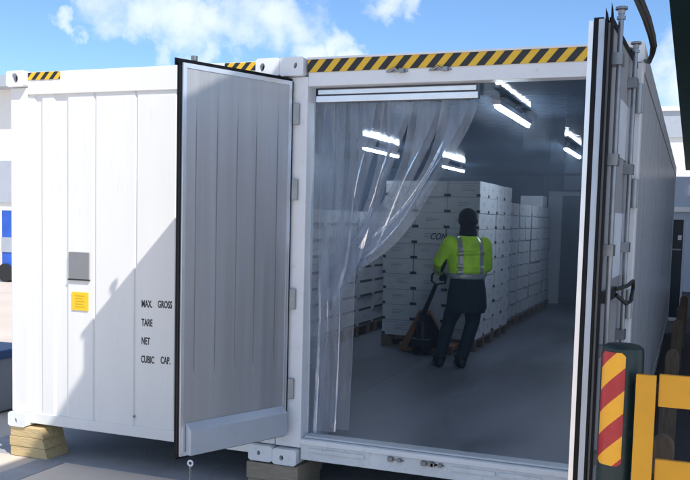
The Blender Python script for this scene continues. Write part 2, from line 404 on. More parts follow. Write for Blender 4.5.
MB().box(.003, W - .12, .145, LEN - .06, .1, .2).build('floor_deck', M['floor_in'], RC)
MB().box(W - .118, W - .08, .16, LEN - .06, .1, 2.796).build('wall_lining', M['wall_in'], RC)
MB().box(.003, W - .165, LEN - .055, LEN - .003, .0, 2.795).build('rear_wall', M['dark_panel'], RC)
MB().box(.10, .37, LEN - .12, LEN - .058, .2, 2.33).build('rear_panel', M['panel_in'], RC)
mb = MB().box(.10, W - .14, LEN - .11, LEN - .057, 2.335, 2.42); mb.build('rear_beam', M['panel_in'], RC)

# ---- doors
def door_frame(h, free, side):
    h = Vector((*h, 0)); fr = Vector((*free, 0)); d = (fr - h); w = d.length; d.normalize()
    n = Vector((-d.y, d.x, 0)) * side                 # normal of the inner face
    return h, d, n, w
def dbox(mb, fr, u0, u1, t0, t1, z0, z1, mi=0):
    h, d, n, w = fr
    p = [h + d * a + n * b for a, b in ((u0, t0), (u1, t0), (u1, t1), (u0, t1))]
    return mb.prism([(q.x, q.y, z0) for q in p], (0, 0, z1 - z0), mi)
# left door (panel thickness runs from t=-.10 outside to t=0 inside)
Lf = door_frame((.10, -.035), (-.255, -.89), 1); w = Lf[3]
ZB, ZT = .215, 2.735
mb = MB(); dbox(mb, Lf, .012, w - .012, -.058, -.012, ZB + .01, ZT - .01)
LD = mb.build('door', M['door_outer'], RC); LD['label'] = 'left door with a ribbed aluminium lining and black rubber seal'
off = RC.location
mb = MB()
dbox(mb, Lf, .0, .028, -.012, .002, ZB, ZT); dbox(mb, Lf, w - .026, w, -.012, .002, ZB, ZT)
dbox(mb, Lf, .028, w - .026, -.012, .002, ZT - .030, ZT); dbox(mb, Lf, .028, w - .026, -.012, .002, ZB, ZB + .028)
mb.build('edge_frame', M['alu_edge'], LD, off=off)
mb = MB()
dbox(mb, Lf, w, w + .006, -.058, -.045, ZB - .01, ZT + .02); dbox(mb, Lf, w, w + .009, -.036, -.016, ZB - .01, ZT + .015)
dbox(mb, Lf, -.02, w + .012, -.055, -.02, ZT, ZT + .022); dbox(mb, Lf, -.02, w + .02, -.068, -.059, ZT - .01, ZT + .034)
dbox(mb, Lf, -.016, -.001, -.085, -.004, ZB, ZT)
dbox(mb, Lf, -.02, w + .01, -.08, -.03, ZB - .022, ZB)
mb.build('gasket', M['rubber'], LD, off=off)
# lining sheet with tapering pressed grooves
gu = [.125, .317, .483, .651, .82]; cols = [(.029, 0)]
for g in gu: cols += [(g - .0045, 0), (g - .0035, 1), (g + .0035, 1), (g + .0045, 0)]
cols.append((w - .027, 0))
rows = [(ZB + .029, 0), (.70, 0), (.74, .6), (.80, 1), (1.5, 1), (2.3, 1), (2.45, .6), (2.60, 0), (ZT - .031, 0)]
vs = []; fs = []; h, d, n, _ = Lf
for z, q in rows:
    for u, g in cols:
        p = h + d * u + n * (-.002 - .009 * g * q); vs.append((p.x, p.y, z))
nc = len(cols)
for i in range(len(rows) - 1):
    for j in range(nc - 1): fs.append((i * nc + j, i * nc + j + 1, (i + 1) * nc + j + 1, (i + 1) * nc + j))
MB().add(vs, fs).build('lining', M['alu'], LD, off=off)
# kick plate with a sloped top
h, d, n, _ = Lf
def kp(u, t, z): p = h + d * u + n * t; return (p.x, p.y, z)
ka, kb = .032, w - .045
mb = MB(); mb.prism([kp(ka, .001, ZB + .008), kp(ka, .055, ZB + .008), kp(ka, .055, .388), kp(ka, .001, .432)], tuple(Vector(kp(kb, 0, 0)) - Vector(kp(ka, 0, 0))))
mb.build('kick_plate', M['kick'], LD, off=off, bevel=.005)
# hinges, rods on the outside, rod end standing proud of the top
for z in (.55, 1.2, 1.98, 2.51):
    MB().box(.105, .150, -.030, -.001, z - .075, z + .075).build('hinge', M['hinge'], LD, off=off, bevel=.006)
for u in (.30, .77):
    mb = MB(); p = h + d * u + n * -.10; zt_ = ZT + (.05 if u > .5 else -.12)
    mb.tube([(p.x, p.y, ZB - .03), (p.x, p.y, zt_)], .014, 10)
    mb.tube([(p.x, p.y, zt_ - .008), (p.x, p.y, zt_ + .022)], .022, 10)
    for z in (.7, 1.5, 2.3): dbox(mb, Lf, u - .05, u + .05, -.115, -.059, z - .03, z + .03)
    mb.build('locking_rod', M['galv'], LD, off=off)

# right door: inner face looks left (-x)
Rf = door_frame((2.300, -.035), (2.258, -1.35), -1); w = Rf[3]
h, d, n, _ = Rf
mb = MB(); dbox(mb, Rf, .012, w - .016, -.096, -.012, ZB + .01, ZT)
RD = mb.build('door', M['door_outer'], RC); RD['label'] = 'right door seen edge on, its grey outer face with locking gear'
mb = MB(); dbox(mb, Rf, .02, w, -.018, .004, ZB, ZT + .010)
mb.build('edge_frame', M['alu_edge'], RD, off=off)
mb = MB(); dbox(mb, Rf, .3, w, -.070, -.042, ZB, ZT + .016); mb.build('edge_strip', M['edge2'], RD, off=off)
mb = MB(); dbox(mb, Rf, w - .03, w + .004, -.040, -.020, ZB - .01, ZT + .022)
def seal(u0, u1, t0, t1, zt0, zt1):
    a = [h + d * u + n * t for u, t in ((u0, t0), (u1, t0), (u1, t1), (u0, t1))]
    zt = [zt0, zt1, zt1 + .03, zt0]
    mb.add([(q.x, q.y, ZB - .02) for q in a] + [(q.x, q.y, z) for q, z in zip(a, zt)],
           [(0, 3, 2, 1), (4, 5, 6, 7), (0, 1, 5, 4), (1, 2, 6, 5), (2, 3, 7, 6), (3, 0, 4, 7)])
seal(w - .05, w + .014, -.084, -.073, ZT + .01, ZT + .035)
seal(w - .03, w + .022, -.108, -.099, ZT + .01, ZT + .055)
dbox(mb, Rf, -.02, w - .03, -.104, -.086, ZT, ZT + .028); dbox(mb, Rf, -.02, w - .03, -.06, -.03, ZT + .011, ZT + .03)
mb.build('gasket', M['rubber'], RD, off=off)
for u, top in ((w - .13, .09), (.42, .07)):
    mb = MB(); p = h + d * u + n * -.128
    mb.tube([(p.x, p.y, ZB - .03), (p.x, p.y, ZT + top)], .013, 12)
    z0 = ZT + top
    mb.tube([(p.x, p.y, z0 - .055), (p.x, p.y, z0 - .045), (p.x, p.y, z0 - .040)], .021, 12)
    mb.tube([(p.x, p.y, z0 - .03), (p.x, p.y, z0 - .012), (p.x, p.y, z0 - .008), (p.x, p.y, z0 + .004)], [.016, .018, .03, .028], 14)
    for z in (.62, 1.16, 1.66, 2.10, 2.58): dbox(mb, Rf, u - .045, u + .045, -.148, -.097, z - .028, z + .028)
    mb.build('locking_rod', M['galv'], RD, off=off, smooth='auto')
# handle: plate and loop
u = w - .17
mb = MB(); dbox(mb, Rf, u - .42, u + .04, -.118, -.097, 1.395, 1.455)
q = [(u - .40, -.12, 1.44), (u - .42, -.175, 1.46), (u - .62, -.185, 1.475), (u - .70, -.18, 1.43), (u - .66, -.175, 1.36), (u - .45, -.17, 1.36), (u - .40, -.12, 1.41)]
mb.tube([tuple((h + d * a + n * b).xy) + (c,) for a, b, c in q], .011, 8)
mb.build('handle', M['cable'], RD, off=off)
for z in (.5, 1.30, 1.98, 2.55):
    mb = MB(); mb.box(2.395, 2.446, -.055, -.014, z - .085, z + .085); mb.tube([(2.42, -.06, z - .09), (2.42, -.06, z + .09)], .018, 10)
    mb.build('hinge', M['hinge'], RD, off=off, bevel=.004)
for z0, z1 in ((.7, 1.1), (1.5, 1.85), (2.15, 2.45)):
    mb = MB(); dbox(mb, Rf, .35, .75, -.101, -.0955, z0, z1); mb.build('marking_plate', M['panel_in'], RD, off=off)

# ------------------------------------------------------------------ chain hanging from the left door
CH = thing('safety_chain', (-.135, -.955, .11), 'short chain with a white eye bolt hanging below the free corner of the left door', 'chain')
mb = MB()
for k in range(8):
    z = .185 - k * .017; a = (k % 2) * math.pi / 2; p = []
    for i in range(13):
        t = 2 * math.pi * i / 12; p.append((-.135 + .006 * math.cos(t) * math.cos(a), -.955 + .006 * math.cos(t) * math.sin(a), z + .013 * math.sin(t)))
    mb.tube(p, .0028, 5, cap=False)
mb.build('link', M['galv'], CH)
mb = MB(); p = [(-.135 + .017 * math.cos(t * .5236), -.955, .205 + .017 * math.sin(t * .5236)) for t in range(13)]
mb.tube(p, .006, 6, cap=False); mb.build('eye_bolt', M['white_frame'], CH)

# ------------------------------------------------------------------ strip curtain
SC = thing('strip_curtain', (.8, .1, 2.6), 'clear plastic strip curtain drawn aside to the left post of the open container', 'strip curtain')
mb = MB(); mb.box(.245, 1.405, .055, .085, 2.598, 2.640); mb.build('rail', M['alu_edge'], SC, bevel=.003)
MB().box(.245, 1.385, .087, .115, 2.655, 2.688).build('rail', M['alu_edge'], SC, bevel=.003)
MB().box(.245, 1.40, .117, .145, 2.60, 2.700).build('mounting_bar', M['dark_panel'], SC)
def bez(a, b, c, d_, t):
    return a * (1 - t) ** 3 + b * 3 * t * (1 - t) ** 2 + c * 3 * t * t * (1 - t) + d_ * t ** 3
tops = (.29, .37, .455, .58, .64, .80, .85, 1.02, 1.07, 1.24, 1.30); ns = len(tops); rs = random.Random(5)
grp = (0, 0, 0, 1, 1, 2, 2, 3, 3, 4, 4)
for i in range(ns):
    xt = tops[i]; g_ = grp[i]; wt = .16 if g_ == 0 else .185; yb = .105 + .011 * (i % 3) + (.02 if g_ else 0)
    a = Vector((xt, yb, 2.60)); sweep = 0 if g_ == 0 else 1; q = (xt - .29) / 1.02
    if g_ == 0:
        tx = xt - .02 + .012 * i; tz = 1.3; dn = Vector((tx, yb, tz)); b = Vector((xt, yb + .01, 2.2)); c = Vector((tx, yb - .01, 1.7))
    else:
        tx = .27; tz = 1.02 + .42 * q + .03 * math.sin(i * 2.3); dn = Vector((tx, yb + .10, tz))
        b = Vector((xt - .09 * q, yb, 2.16)); c = Vector((tx + (xt - tx) * ((.4, .36, .42, .46, .52)[g_] + .02 * ((i + 1) % 2)), yb + .06, tz + .13))
    vs = []; fs = []; NU = 13; NT = 34; hang = 14
    tw = (0.2, .35, -.4, .4, -.3)[g_] + rs.uniform(-.2, .2); f1 = rs.uniform(4, 8)
    if g_: hang = 0
    for k in range(NT + hang + 1):
        if k <= NT:
            t = k / NT; p = bez(a, b, c, dn, t); tg = (bez(a, b, c, dn, min(1, t + .02)) - bez(a, b, c, dn, max(0, t - .02))).normalized()
            wd = wt * (1 - .60 * sweep * math.sin(math.pi * min(1, t / .72)) ** 2) * (1 - .15 * sweep * t)
        else:
            h_ = (k - NT) / hang; p = Vector((tx + .010 * (math.sin(i + h_ * 2) - math.sin(i)), yb + .012 * math.sin(h_ * 3), tz - h_ * (tz - .212 - .02 * (i % 4))))
            tg = Vector((0, 0, -1)); wd = wt
        side = Vector((-tg.z, 0, tg.x)).normalized()
        ta = tw * math.sin(min(1.0, k / NT) * math.pi) ; sd = side * math.cos(ta) + Vector((0, 1, 0)) * math.sin(ta)
        for j in range(NU + 1):
            h_ = (0, .022, .09, .18, .27, .36, .45, .55, .64, .73, .82, .91, .978, 1)[j] - .5
            fold = .011 * (.3 + min(1, k / NT)) * math.sin(h_ * f1 + i * 1.7 + k * .07) - .10 * h_ * h_ * min(1, k / 12) * (1 if i % 2 else -1)
            vs.append(p + sd * (h_ * wd) + Vector((0, fold, 0)))
    for k in range(NT + hang):
        for j in range(NU):
            o_ = k * (NU + 1) + j; fs.append((o_, o_ + 1, o_ + NU + 2, o_ + NU + 1))
    mb = MB().add(vs, fs); mb.mi = [1 if (q_ % NU in (0, NU - 1)) else 0 for q_ in range(len(fs))]
    mb.build('strip', [M['pvc'], M['pvc_edge']], SC, smooth=True)

# ------------------------------------------------------------------ ceiling lights
lab = 'white LED tube light on the dark container ceiling'
L0 = thing('ceiling_light', (1.38, 1.45, 2.62), 'nearest LED tube light on the ceiling above the open floor', 'light', 'LED tube lights along the ceiling')
mb = MB(); mb.box(1.352, 1.408, .77, 2.13, 2.645, 2.68); mb.box(1.365, 1.395, .95, 1.0, 2.685, 2.722); mb.box(1.365, 1.395, 1.9, 1.95, 2.685, 2.722)
mb.build('housing', M['panel_in'], L0)
mb = MB(); mb.tube([(1.38, .785, 2.632), (1.38, 2.115, 2.632)], .016, 12); mb.build('diffuser', M['led'], L0)
for (x, y, l) in ((1.38, 5.27, 'second LED tube light from the opening, beside the right door edge'),
                  (1.38, 9.1, 'LED tube light deep in the container, over the far floor'),
                  (-.97, 5.0, 'LED tube light glimpsed through a gap in the plastic curtain'),
                  (-.90, 8.42, 'LED tube light just right of the curtain, above the far cartons')):
    copy_tree(L0, (x, y, 2.62), l)

# ------------------------------------------------------------------ cooling unit on the rear wall
CU = thing('cooling_unit', (1.3, 11.7, 2.4), 'dark cooling unit hung high on the rear wall of the open container', 'cooling unit')
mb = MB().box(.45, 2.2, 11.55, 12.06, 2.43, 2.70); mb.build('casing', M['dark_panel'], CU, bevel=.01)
for x in (.85, 1.75):
    mb = MB()
    for r in (.05, .08, .11):
        p = [(x + r * math.cos(t * .2618), 11.545, 2.565 + r * math.sin(t * .2618)) for t in range(25)]; mb.tube(p, .004, 5, cap=False)
    mb.build('fan_guard', M['galv'], CU)

# ------------------------------------------------------------------ thin cold mist inside the cold store
mm_ = bpy.data.materials.new('cold_mist'); mm_.use_nodes = True; n__ = mm_.node_tree
n__.nodes.remove(n__.nodes['Principled BSDF']); pv = n__.nodes.new('ShaderNodeVolumePrincipled')
pv.inputs['Color'].default_value = (.55, .72, 1, 1); pv.inputs['Density'].default_value = .026; pv.inputs['Anisotropy'].default_value = .2
n__.links.new(pv.outputs[0], n__.nodes['Material Output'].inputs['Volume'])
tag(MB().box(-2.30, 2.30, .20, 12.05, .21, 2.70).build('cold_mist', mm_, off=(0, 6, .21)), 'thin cold mist filling the inside of the open container', 'mist', kind='stuff')
# ------------------------------------------------------------------ pallets and cartons
def pallet_mesh(wx, wy):
    mb = MB()
    for k in range(7):
        a = -wx / 2 + k * (wx - .1) / 6; mb.box(a, a + .1, -wy / 2, wy / 2, .120, .140)
    for yb in (-wy / 2, -.05, wy / 2 - .1):
        mb.box(-wx / 2, wx / 2, yb, yb + .1, .098, .119)
        for xb in (-wx / 2, -.07, wx / 2 - .14): mb.box(xb, xb + .14, yb + .002, yb + .098, .020, .097)
        mb.box(-wx / 2, wx / 2, yb, yb + .1, 0, .019)
    return mb
P0 = pallet_mesh(1.2, 1.0).build('wooden_pallet', M['pallet'])
tag(P0, 'wooden pallet under the cartons the worker is moving', 'pallet', 'wooden pallets under the cartons'); P0.location = (-.22, 5.25, .2)
def place_pallet(x, y, label):
    c = P0.copy(); C.objects.link(c); c.location = (x, y, .2); c['label'] = label
    return c
bh = .193
def carton_mesh(wx, wy, hh, m, style, v=0):
    g = .0025; mb = MB(); x0, x1, y0, y1 = -wx / 2 + g, wx / 2 - g, -wy / 2 + g, wy / 2 - g
    mb.box(x0, x1, y0, y1, .001, hh - .003, 0); e = .0015
    if style == 'tags':
        tw, th = .038, .036
        for a, b in ((x0, x0 + tw), (x1 - tw, x1)): mb.box(a, b, y0 - e, y0, .004, th, 1)
        mb.box(x1, x1 + e, y0, y0 + tw, .004, th, 1); mb.box(x1, x1 + e, y1 - tw, y1, .004, th, 1)
        mb.box(x0 - e, x0, y0, y0 + tw, .004, th, 1)
        px = (-.07, -.12, -.02, -.09)[v]; pz = (.085, .10, .075, .09)[v]
        for k in range((3, 2, 4, 3)[v]): mb.box(px, px + .10 + .03 * ((k * 2 + v) % 3), y0 - e, y0, pz + k * .019, pz + .006 + k * .019, 2)
        if v in (1, 3): mb.box(-px - .02, -px + .05, y0 - e, y0, .06, .125, 3)
        mb.box(x0 + .01, x1 - .01, y0 - e * .6, y0, hh - .032, hh - .028, 2) if v == 2 else None
        for k in range(3): mb.box(x1, x1 + e, -.06, .04, .085 + k * .02, .091 + k * .02, 2)
    elif style == 'slot':
        mb.box(x1, x1 + e, -wy * .40, wy * .40, .006, .036, 1)
        for k in range(2): mb.box(x1, x1 + e, -.08, .08, .10 + k * .02, .106 + k * .02, 2)
    elif style == 'row':
        mb.box(x1, x1 + e, y0, y0 + .04, .004, .040, 1); mb.box(x1, x1 + e, -.12, .16, .002, .012, 1)  # long thin strip paints the shadow line between carton layers
        for k in range(2): mb.box(x1, x1 + e, -.06, .08, .10 + k * .02, .106 + k * .02, 2)
    me = mb.build('carton', [m, M['tag'], M['print'], M['grey_lab']], bevel=0)
    return me
VAR = {}
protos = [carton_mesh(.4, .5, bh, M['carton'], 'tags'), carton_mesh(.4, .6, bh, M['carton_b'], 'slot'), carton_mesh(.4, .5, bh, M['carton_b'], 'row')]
used = [False] * 3; VARS = [protos[0].data]
for v in (1, 2, 3):
    t_ = carton_mesh(.4, .5, bh, M['carton'], 'tags', v); VARS.append(t_.data); bpy.data.objects.remove(t_)
def place_carton(k, x, y, z, label, group, jit=.007):
    if used[k]: o = protos[k].copy(); C.objects.link(o)
    else: o = protos[k]; used[k] = True
    if k == 0: o.data = random.choice(VARS)
    o.location = (x + random.uniform(-jit, jit), y + random.uniform(-jit, jit), z); o.rotation_euler = (0, 0, random.uniform(-.014, .014))
    tag(o, label, 'carton', group); return o
gA = 'cartons on the pallet in front of the worker'; lA = 'white carton with dark corner tags on the pallet in front of the worker'
hand = None
for r in range(10):
    for c in range(3):
        o = place_carton(0, -.62 + .4 * c, 5.0, .342 + bh * r, lA, gA)
        if r == 6 and c == 1: hand = o
    place_carton(0, .18, 5.5, .342 + bh * r, lA, gA)
for r in range(10):
    for y in (6.08, 6.58): place_carton(0, .17, y, .342 + bh * r, lA, gA)
place_pallet(-.23, 6.33, 'wooden pallet close behind the one the worker is moving')
hand['label'] = 'white carton with the handwritten word CON, left of the worker\'s head'
bpy.context.view_layer.update()
mw = Matrix.Translation(hand.location) @ Matrix.Translation((.0, -.2495, .055)) @ Matrix.Rotation(R(90), 4, 'X')
text_mesh('handwriting', 'CON', .115, M['ink'], hand, mw, sx=.78, shear=.35, bold=.001)
hand.children[0].data.transform(Matrix.Rotation(R(0), 4, 'Z'))
gB = 'cartons in the row along the middle'; lB = 'greyer white carton in the far row of pallets behind the worker'
rowy = [7.45, 8.55, 9.65, 10.75]
for i, y in enumerate(rowy):
    place_pallet(-.30, y, ('first', 'second', 'third', 'last')[i] + ' wooden pallet of the far carton row, counted from the worker')
    rows_ = 9
    for r in range(rows_):
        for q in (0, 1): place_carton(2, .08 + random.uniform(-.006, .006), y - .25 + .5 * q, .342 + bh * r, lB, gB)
        if i == 0: place_carton(2, -.32, y - .25, .342 + bh * r, lB, gB)
tall = place_carton(2, .08, 10.50, .342 + bh * 9, 'greyer white carton standing alone on top of the far row', gB)
gC = 'cartons stacked by the left wall'; lC = 'white carton with a long dark slot in the stack behind the plastic curtain'
for i, y in enumerate((4.1, 5.3, 6.5)):
    place_pallet(-1.95, y, ('nearest', 'middle', 'farthest')[i] + ' wooden pallet under the stack behind the plastic curtain')
    for r in range(8):
        for q in (0, 1):
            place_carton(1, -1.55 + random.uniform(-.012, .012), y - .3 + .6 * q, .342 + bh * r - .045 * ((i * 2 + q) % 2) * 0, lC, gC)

# ------------------------------------------------------------------ pallet jack
J = thing('pallet_jack', (-.14, 4.5, .2), 'orange brown hand pallet jack pushed under the white cartons', 'pallet jack')
for x in (-.40, .12):
    mb = MB(); mb.box(x - .075, x + .075, 4.40, 5.55, .235, .300); mb.box(x - .05, x + .05, 5.35, 5.5, .2, .235)
    mb.build('fork', M['jack'], J, bevel=.012)
mb = MB()
ap = Vector((-.14, 4.34, .70))
for s in (-1, 1):
    a = Vector((-.14 + s * .33, 4.42, .235)); b = ap + Vector((s * .045, 0, 0))
    mb.prism([tuple(a + Vector((0, -.03, 0))), tuple(a + Vector((s * -.085, -.03, 0))), tuple(b + Vector((-s * .05, -.03, -.035))), tuple(b + Vector((s * .02, -.03, .02)))], (0, .06, 0))
mb.box(-.47, .19, 4.39, 4.45, .205, .262); mb.box(-.21, -.07, 4.31, 4.39, .64, .72)
mb.build('lifting_frame', M['jack'], J, bevel=.008)
mb = MB(); mb.prism([(-.34, 4.345, .27), (.17, 4.345, .27), (-.05, 4.265, .68), (-.15, 4.265, .68)], (0, .025, 0)); mb.build('frame_plate', M['blackm'], J)
mb = MB(); mb.tube([(-.14, 4.25, .30), (-.14, 4.25, .60)], .075, 14); mb.box(-.25, -.02, 4.17, 4.34, .30, .385); mb.tube([(-.14, 4.25, .6), (-.14, 4.25, .70)], .045, 12)
mb.build('pump', M['blackm'], J)
MB().box(-.255, -.015, 4.165, 4.345, .386, .394).build('pump_plate', M['galv'], J)
for x in (-.20, -.08):
    mb = MB(); mb.tube([(x - .03, 4.25, .285), (x + .03, 4.25, .285)], .085, 20); mb.build('wheel', M['blackm'], J, smooth='auto')
mb = MB(); a = Vector((-.14, 4.25, .66)); b = Vector((.085, 3.98, 1.06))
mb.tube([a, a.lerp(b, .5), b], [.032, .026, .024], 10)
lp = [b, Vector((.035, 3.97, 1.10)), Vector((.045, 3.945, 1.17)), Vector((.085, 3.93, 1.205)), Vector((.20, 3.90, 1.205)), Vector((.225, 3.905, 1.17)), Vector((.20, 3.94, 1.09)), b]
mb.tube(lp, .014, 8); mb.build('handle', M['blackm'], J)

# ------------------------------------------------------------------ worker
def remesh(o, voxel, smooth=6):
    m = o.modifiers.new('remesh', 'REMESH'); m.mode = 'VOXEL'; m.voxel_size = voxel; m.use_smooth_shade = True
    s = o.modifiers.new('smooth', 'SMOOTH'); s.iterations = smooth; s.factor = .5
    bpy.context.view_layer.update(); dg = bpy.context.evaluated_depsgraph_get()
    me = bpy.data.meshes.new_from_object(o.evaluated_get(dg)); mats = [x for x in o.data.materials]
    o.modifiers.clear(); o.data = me; me.materials.clear()
    for x in mats: me.materials.append(x)
    for p in me.polygons: p.use_smooth = True; p.material_index = 0
    return o
FZ = .2
T = Vector((.535, 3.62, 0)); ang = R(30); ex = Vector((math.cos(ang), math.sin(ang), 0)); ey = Vector((-math.sin(ang), math.cos(ang), 0))
def B(lx, ly, z): return T + ex * lx + ey * ly + Vector((0, 0, z))
WK = thing('person', (.40, 3.58, FZ), 'worker seen from behind in a lime hi-vis jacket and black beanie holding the jack handle', 'person')
def rings(spec, n=24):       # (lx, ly, z, half width, half depth)
    return [(B(a, b, z), ex * hw, ey * hd) for a, b, z, hw, hd in spec]
def limb(mb, pts, rad, flat=1.0):
    P = [Vector(p) for p in pts]
    mb.tube(P, rad, 16)
    for p, r in zip(P, rad): mb.ellipsoid(p, (r * .98,) * 3, 14, 9)
# body: head, neck, torso core, arms and trousered legs in one continuous surface
Lk, La = Vector((.340, 3.63, .68)), Vector((.268, 3.545, .27))
Rk, Ra = Vector((.592, 3.67, .68)), Vector((.497, 3.60, .27))
Lh, Rh = B(-.09, 0, .98), B(.075, 0, .98)
Ls, Rs = B(-.195, .03, 1.545), B(.18, .04, 1.535)
Le, Lw_ = Vector((.225, 3.60, 1.34)), Vector((.150, 3.84, 1.215))
Re, Rw = B(.245, .13, 1.30), B(.10, .30, 1.20)
mb = MB()
mb.loft(rings([(0, .01, .88, .15, .11), (0, .01, .98, .185, .135), (0, .01, 1.10, .18, .13), (0, .02, 1.25, .165, .11), (0, .03, 1.42, .18, .12), (0, .03, 1.53, .16, .10), (0, .04, 1.62, .08, .07), (0, .05, 1.66, .06, .06)]))
limb(mb, [Lh, Lh.lerp(Lk, .5), Lk, Lk.lerp(La, .5), La], [.112, .098, .078, .070, .062])
limb(mb, [Rh, Rh.lerp(Rk, .5), Rk, Rk.lerp(Ra, .5), Ra], [.112, .098, .078, .070, .062])
limb(mb, [Ls, Le, Lw_], [.055, .045, .034]); limb(mb, [Rs, Re, Rw], [.055, .045, .034])
mb.tube([B(.0, .05, 1.60), B(0, .07, 1.74)], .058, 14)
hc = B(.0, .085, 1.795); rz = Matrix.Rotation(ang, 3, 'Z')
mb.ellipsoid(hc, (.077, .097, .118), rot=rz); mb.ellipsoid(hc + Vector((0, 0, -.06)) + ey * .035, (.058, .062, .06), rot=rz)
mb.ellipsoid(hc + ey * .10 + Vector((0, 0, -.018)), (.014, .02, .025), rot=rz)
for s in (-1, 1): mb.ellipsoid(hc + ex * .078 * s + Vector((0, 0, -.01)), (.01, .022, .032), rot=rz)
body = mb.build('body', [M['cloth_navy'], M['skin']], WK); remesh(body, .011, 4)
zoff = WK.location.z
for p in body.data.polygons:
    if p.center.z + zoff > 1.675: p.material_index = 1
for s in (-1, 1):
    mb = MB(); mb.ellipsoid(hc + ex * .032 * s + ey * .085 + Vector((0, 0, .012)), (.012, .010, .008), rot=rz); mb.build('eye', M['white'], WK)
mb = MB(); mb.ellipsoid(hc + ey * .093 + Vector((0, 0, -.06)), (.024, .008, .006), rot=rz); mb.build('mouth', M['red_lamp'], WK)
# dark freezer coat skirt under the hi-vis jacket
mb = MB(); mb.loft(rings([(0, .01, .80, .205, .15), (0, .01, .86, .225, .165), (0, .01, 1.0, .215, .16), (0, .01, 1.12, .195, .145), (0, .02, 1.24, .18, .13)]))
for k in range(10):
    a = k * .63; mb.tube([B(.19 * math.cos(a), .14 * math.sin(a), .80), B(.18 * math.cos(a), .135 * math.sin(a), 1.15)], [.022, .012], 8)
co_ = mb.build('coat_skirt', M['cloth_navy'], WK); remesh(co_, .010, 4)
# jacket
mb = MB()
mb.loft(rings([(0, .02, 1.165, .195, .150), (0, .02, 1.19, .205, .158), (0, .025, 1.28, .212, .160), (0, .03, 1.40, .222, .165), (0, .035, 1.50, .208, .148), (0, .04, 1.565, .165, .115), (0, .045, 1.625, .105, .085), (0, .05, 1.66, .085, .078)]))
limb(mb, [Ls, Ls.lerp(Le, .5), Le, Le.lerp(Lw_, .55), Le.lerp(Lw_, .9)], [.088, .082, .074, .066, .058])
limb(mb, [Rs, Rs.lerp(Re, .5), Re, Re.lerp(Rw, .55), Re.lerp(Rw, .9)], [.088, .082, .074, .066, .058])
for z, a in ((1.24, .4), (1.31, -.5), (1.44, .3)):
    mb.tube([B(-.15, -.10, z), B(0, -.14, z + .03 * a), B(.15, -.10, z + .05 * a)], .020, 8)
jk = mb.build('jacket', [M['hivis'], M['refl'], M['cloth_navy']], WK); remesh(jk, .008, 5)
wl = WK.location
Rot = Matrix.Rotation(-ang, 3, 'Z')
ud = (Lw_ - Le).normalized()
for p in jk.data.polygons:
    g_ = Vector(p.center) + wl; l = Rot @ (g_ - T)
    onL = (g_ - Ls.lerp(Le, .5)).length < .26 and l.x < -.215; arm = abs(l.x) > .225 or (l.y > .19)
    if not arm and (abs(abs(l.x) - .115) < .024) and l.z < 1.62: p.material_index = 1
    if not arm and 1.175 < l.z < 1.225: p.material_index = 1
    if l.z < 1.172 and not arm: p.material_index = 1
    t = (g_ - Le).dot(ud) / (Lw_ - Le).length
    dl = ((g_ - Le) - ud * (g_ - Le).dot(ud)).length
    if .45 < t < .68 and dl < .1 and arm: p.material_index = 1
    if l.z > 1.63: p.material_index = 2
    n_ = Rot @ Vector(p.normal)
    if onL and n_.x > .05 and l.z < 1.48: p.material_index = 2
# beanie and snood
mb = MB()
hb = [(0, .075, 1.745, .088, .105), (0, .075, 1.78, .098, .116), (0, .078, 1.82, .100, .118), (0, .08, 1.865, .094, .11), (0, .08, 1.90, .074, .086), (0, .08, 1.922, .042, .05), (0, .08, 1.93, .012, .014)]
hb2 = [((B(a, b, z)) , ex * hw, ey * hd) for a, b, z, hw, hd in hb]
mb.loft(hb2); mb.loft(rings([(0, .06, 1.755, .094, .108), (0, .06, 1.775, .106, .121), (0, .062, 1.80, .106, .121), (0, .064, 1.815, .098, .114)]))
bn = mb.build('beanie', M['beanie'], WK); remesh(bn, .008, 3)
mb = MB(); mb.loft(rings([(0, .045, 1.625, .10, .095), (0, .05, 1.66, .098, .098), (0, .055, 1.71, .088, .094), (0, .06, 1.75, .086, .10)]))
sn = mb.build('neck_warmer', M['beanie'], WK); remesh(sn, .008, 3)
# gloves: palm, four bent fingers and a thumb
def glove(wrist, tip_dir, palm_n, grip, parent):
    td = Vector(tip_dir).normalized(); pn = Vector(palm_n); pn = (pn - td * pn.dot(td)).normalized(); sd = td.cross(pn)
    mb = MB(); c = Vector(wrist)
    mb.tube([c - td * .06, c - td * .01, c + td * .02], [.042, .036, .036], 12)
    mb.loft([(c + td * t, sd * a, pn * b) for t, a, b in ((.0, .034, .024), (.03, .042, .022), (.07, .045, .018), (.092, .042, .015))], 16)
    for k, ln in enumerate((.072, .082, .077, .060)):
        o_ = (k - 1.5) * .0215; p0 = c + td * .085 + sd * o_
        a1, a2, a3 = grip
        p1 = p0 + (td * math.cos(a1) + pn * math.sin(a1)) * ln * .45
        p2 = p1 + (td * math.cos(a2) + pn * math.sin(a2)) * ln * .33
        p3 = p2 + (td * math.cos(a3) + pn * math.sin(a3)) * ln * .27
        mb.tube([p0 - td * .02, p0, p1, p2, p3], [.012, .0118, .011, .0105, .008], 8)
    q0 = c + td * .025 + sd * -.036; q1 = q0 + (td * .5 - sd * .8).normalized() * .032; q2 = q1 + (td * .75 + pn * .6).normalized() * .03; q3 = q2 + (td * .5 + pn * .9).normalized() * .022
    mb.tube([q0, q1, q2, q3], [.015, .0135, .012, .009], 8)
    g = mb.build('glove', M['glove'], parent); remesh(g, .005, 2); return g
glove(Lw_, Vector((.02, .05, -.035)), Vector((0, .3, -1)), (.7, 1.7, 2.6), WK)
glove(Rw, Vector((-.6, .5, -.2)), Vector((0, .2, -1)), (.4, .9, 1.3), WK)
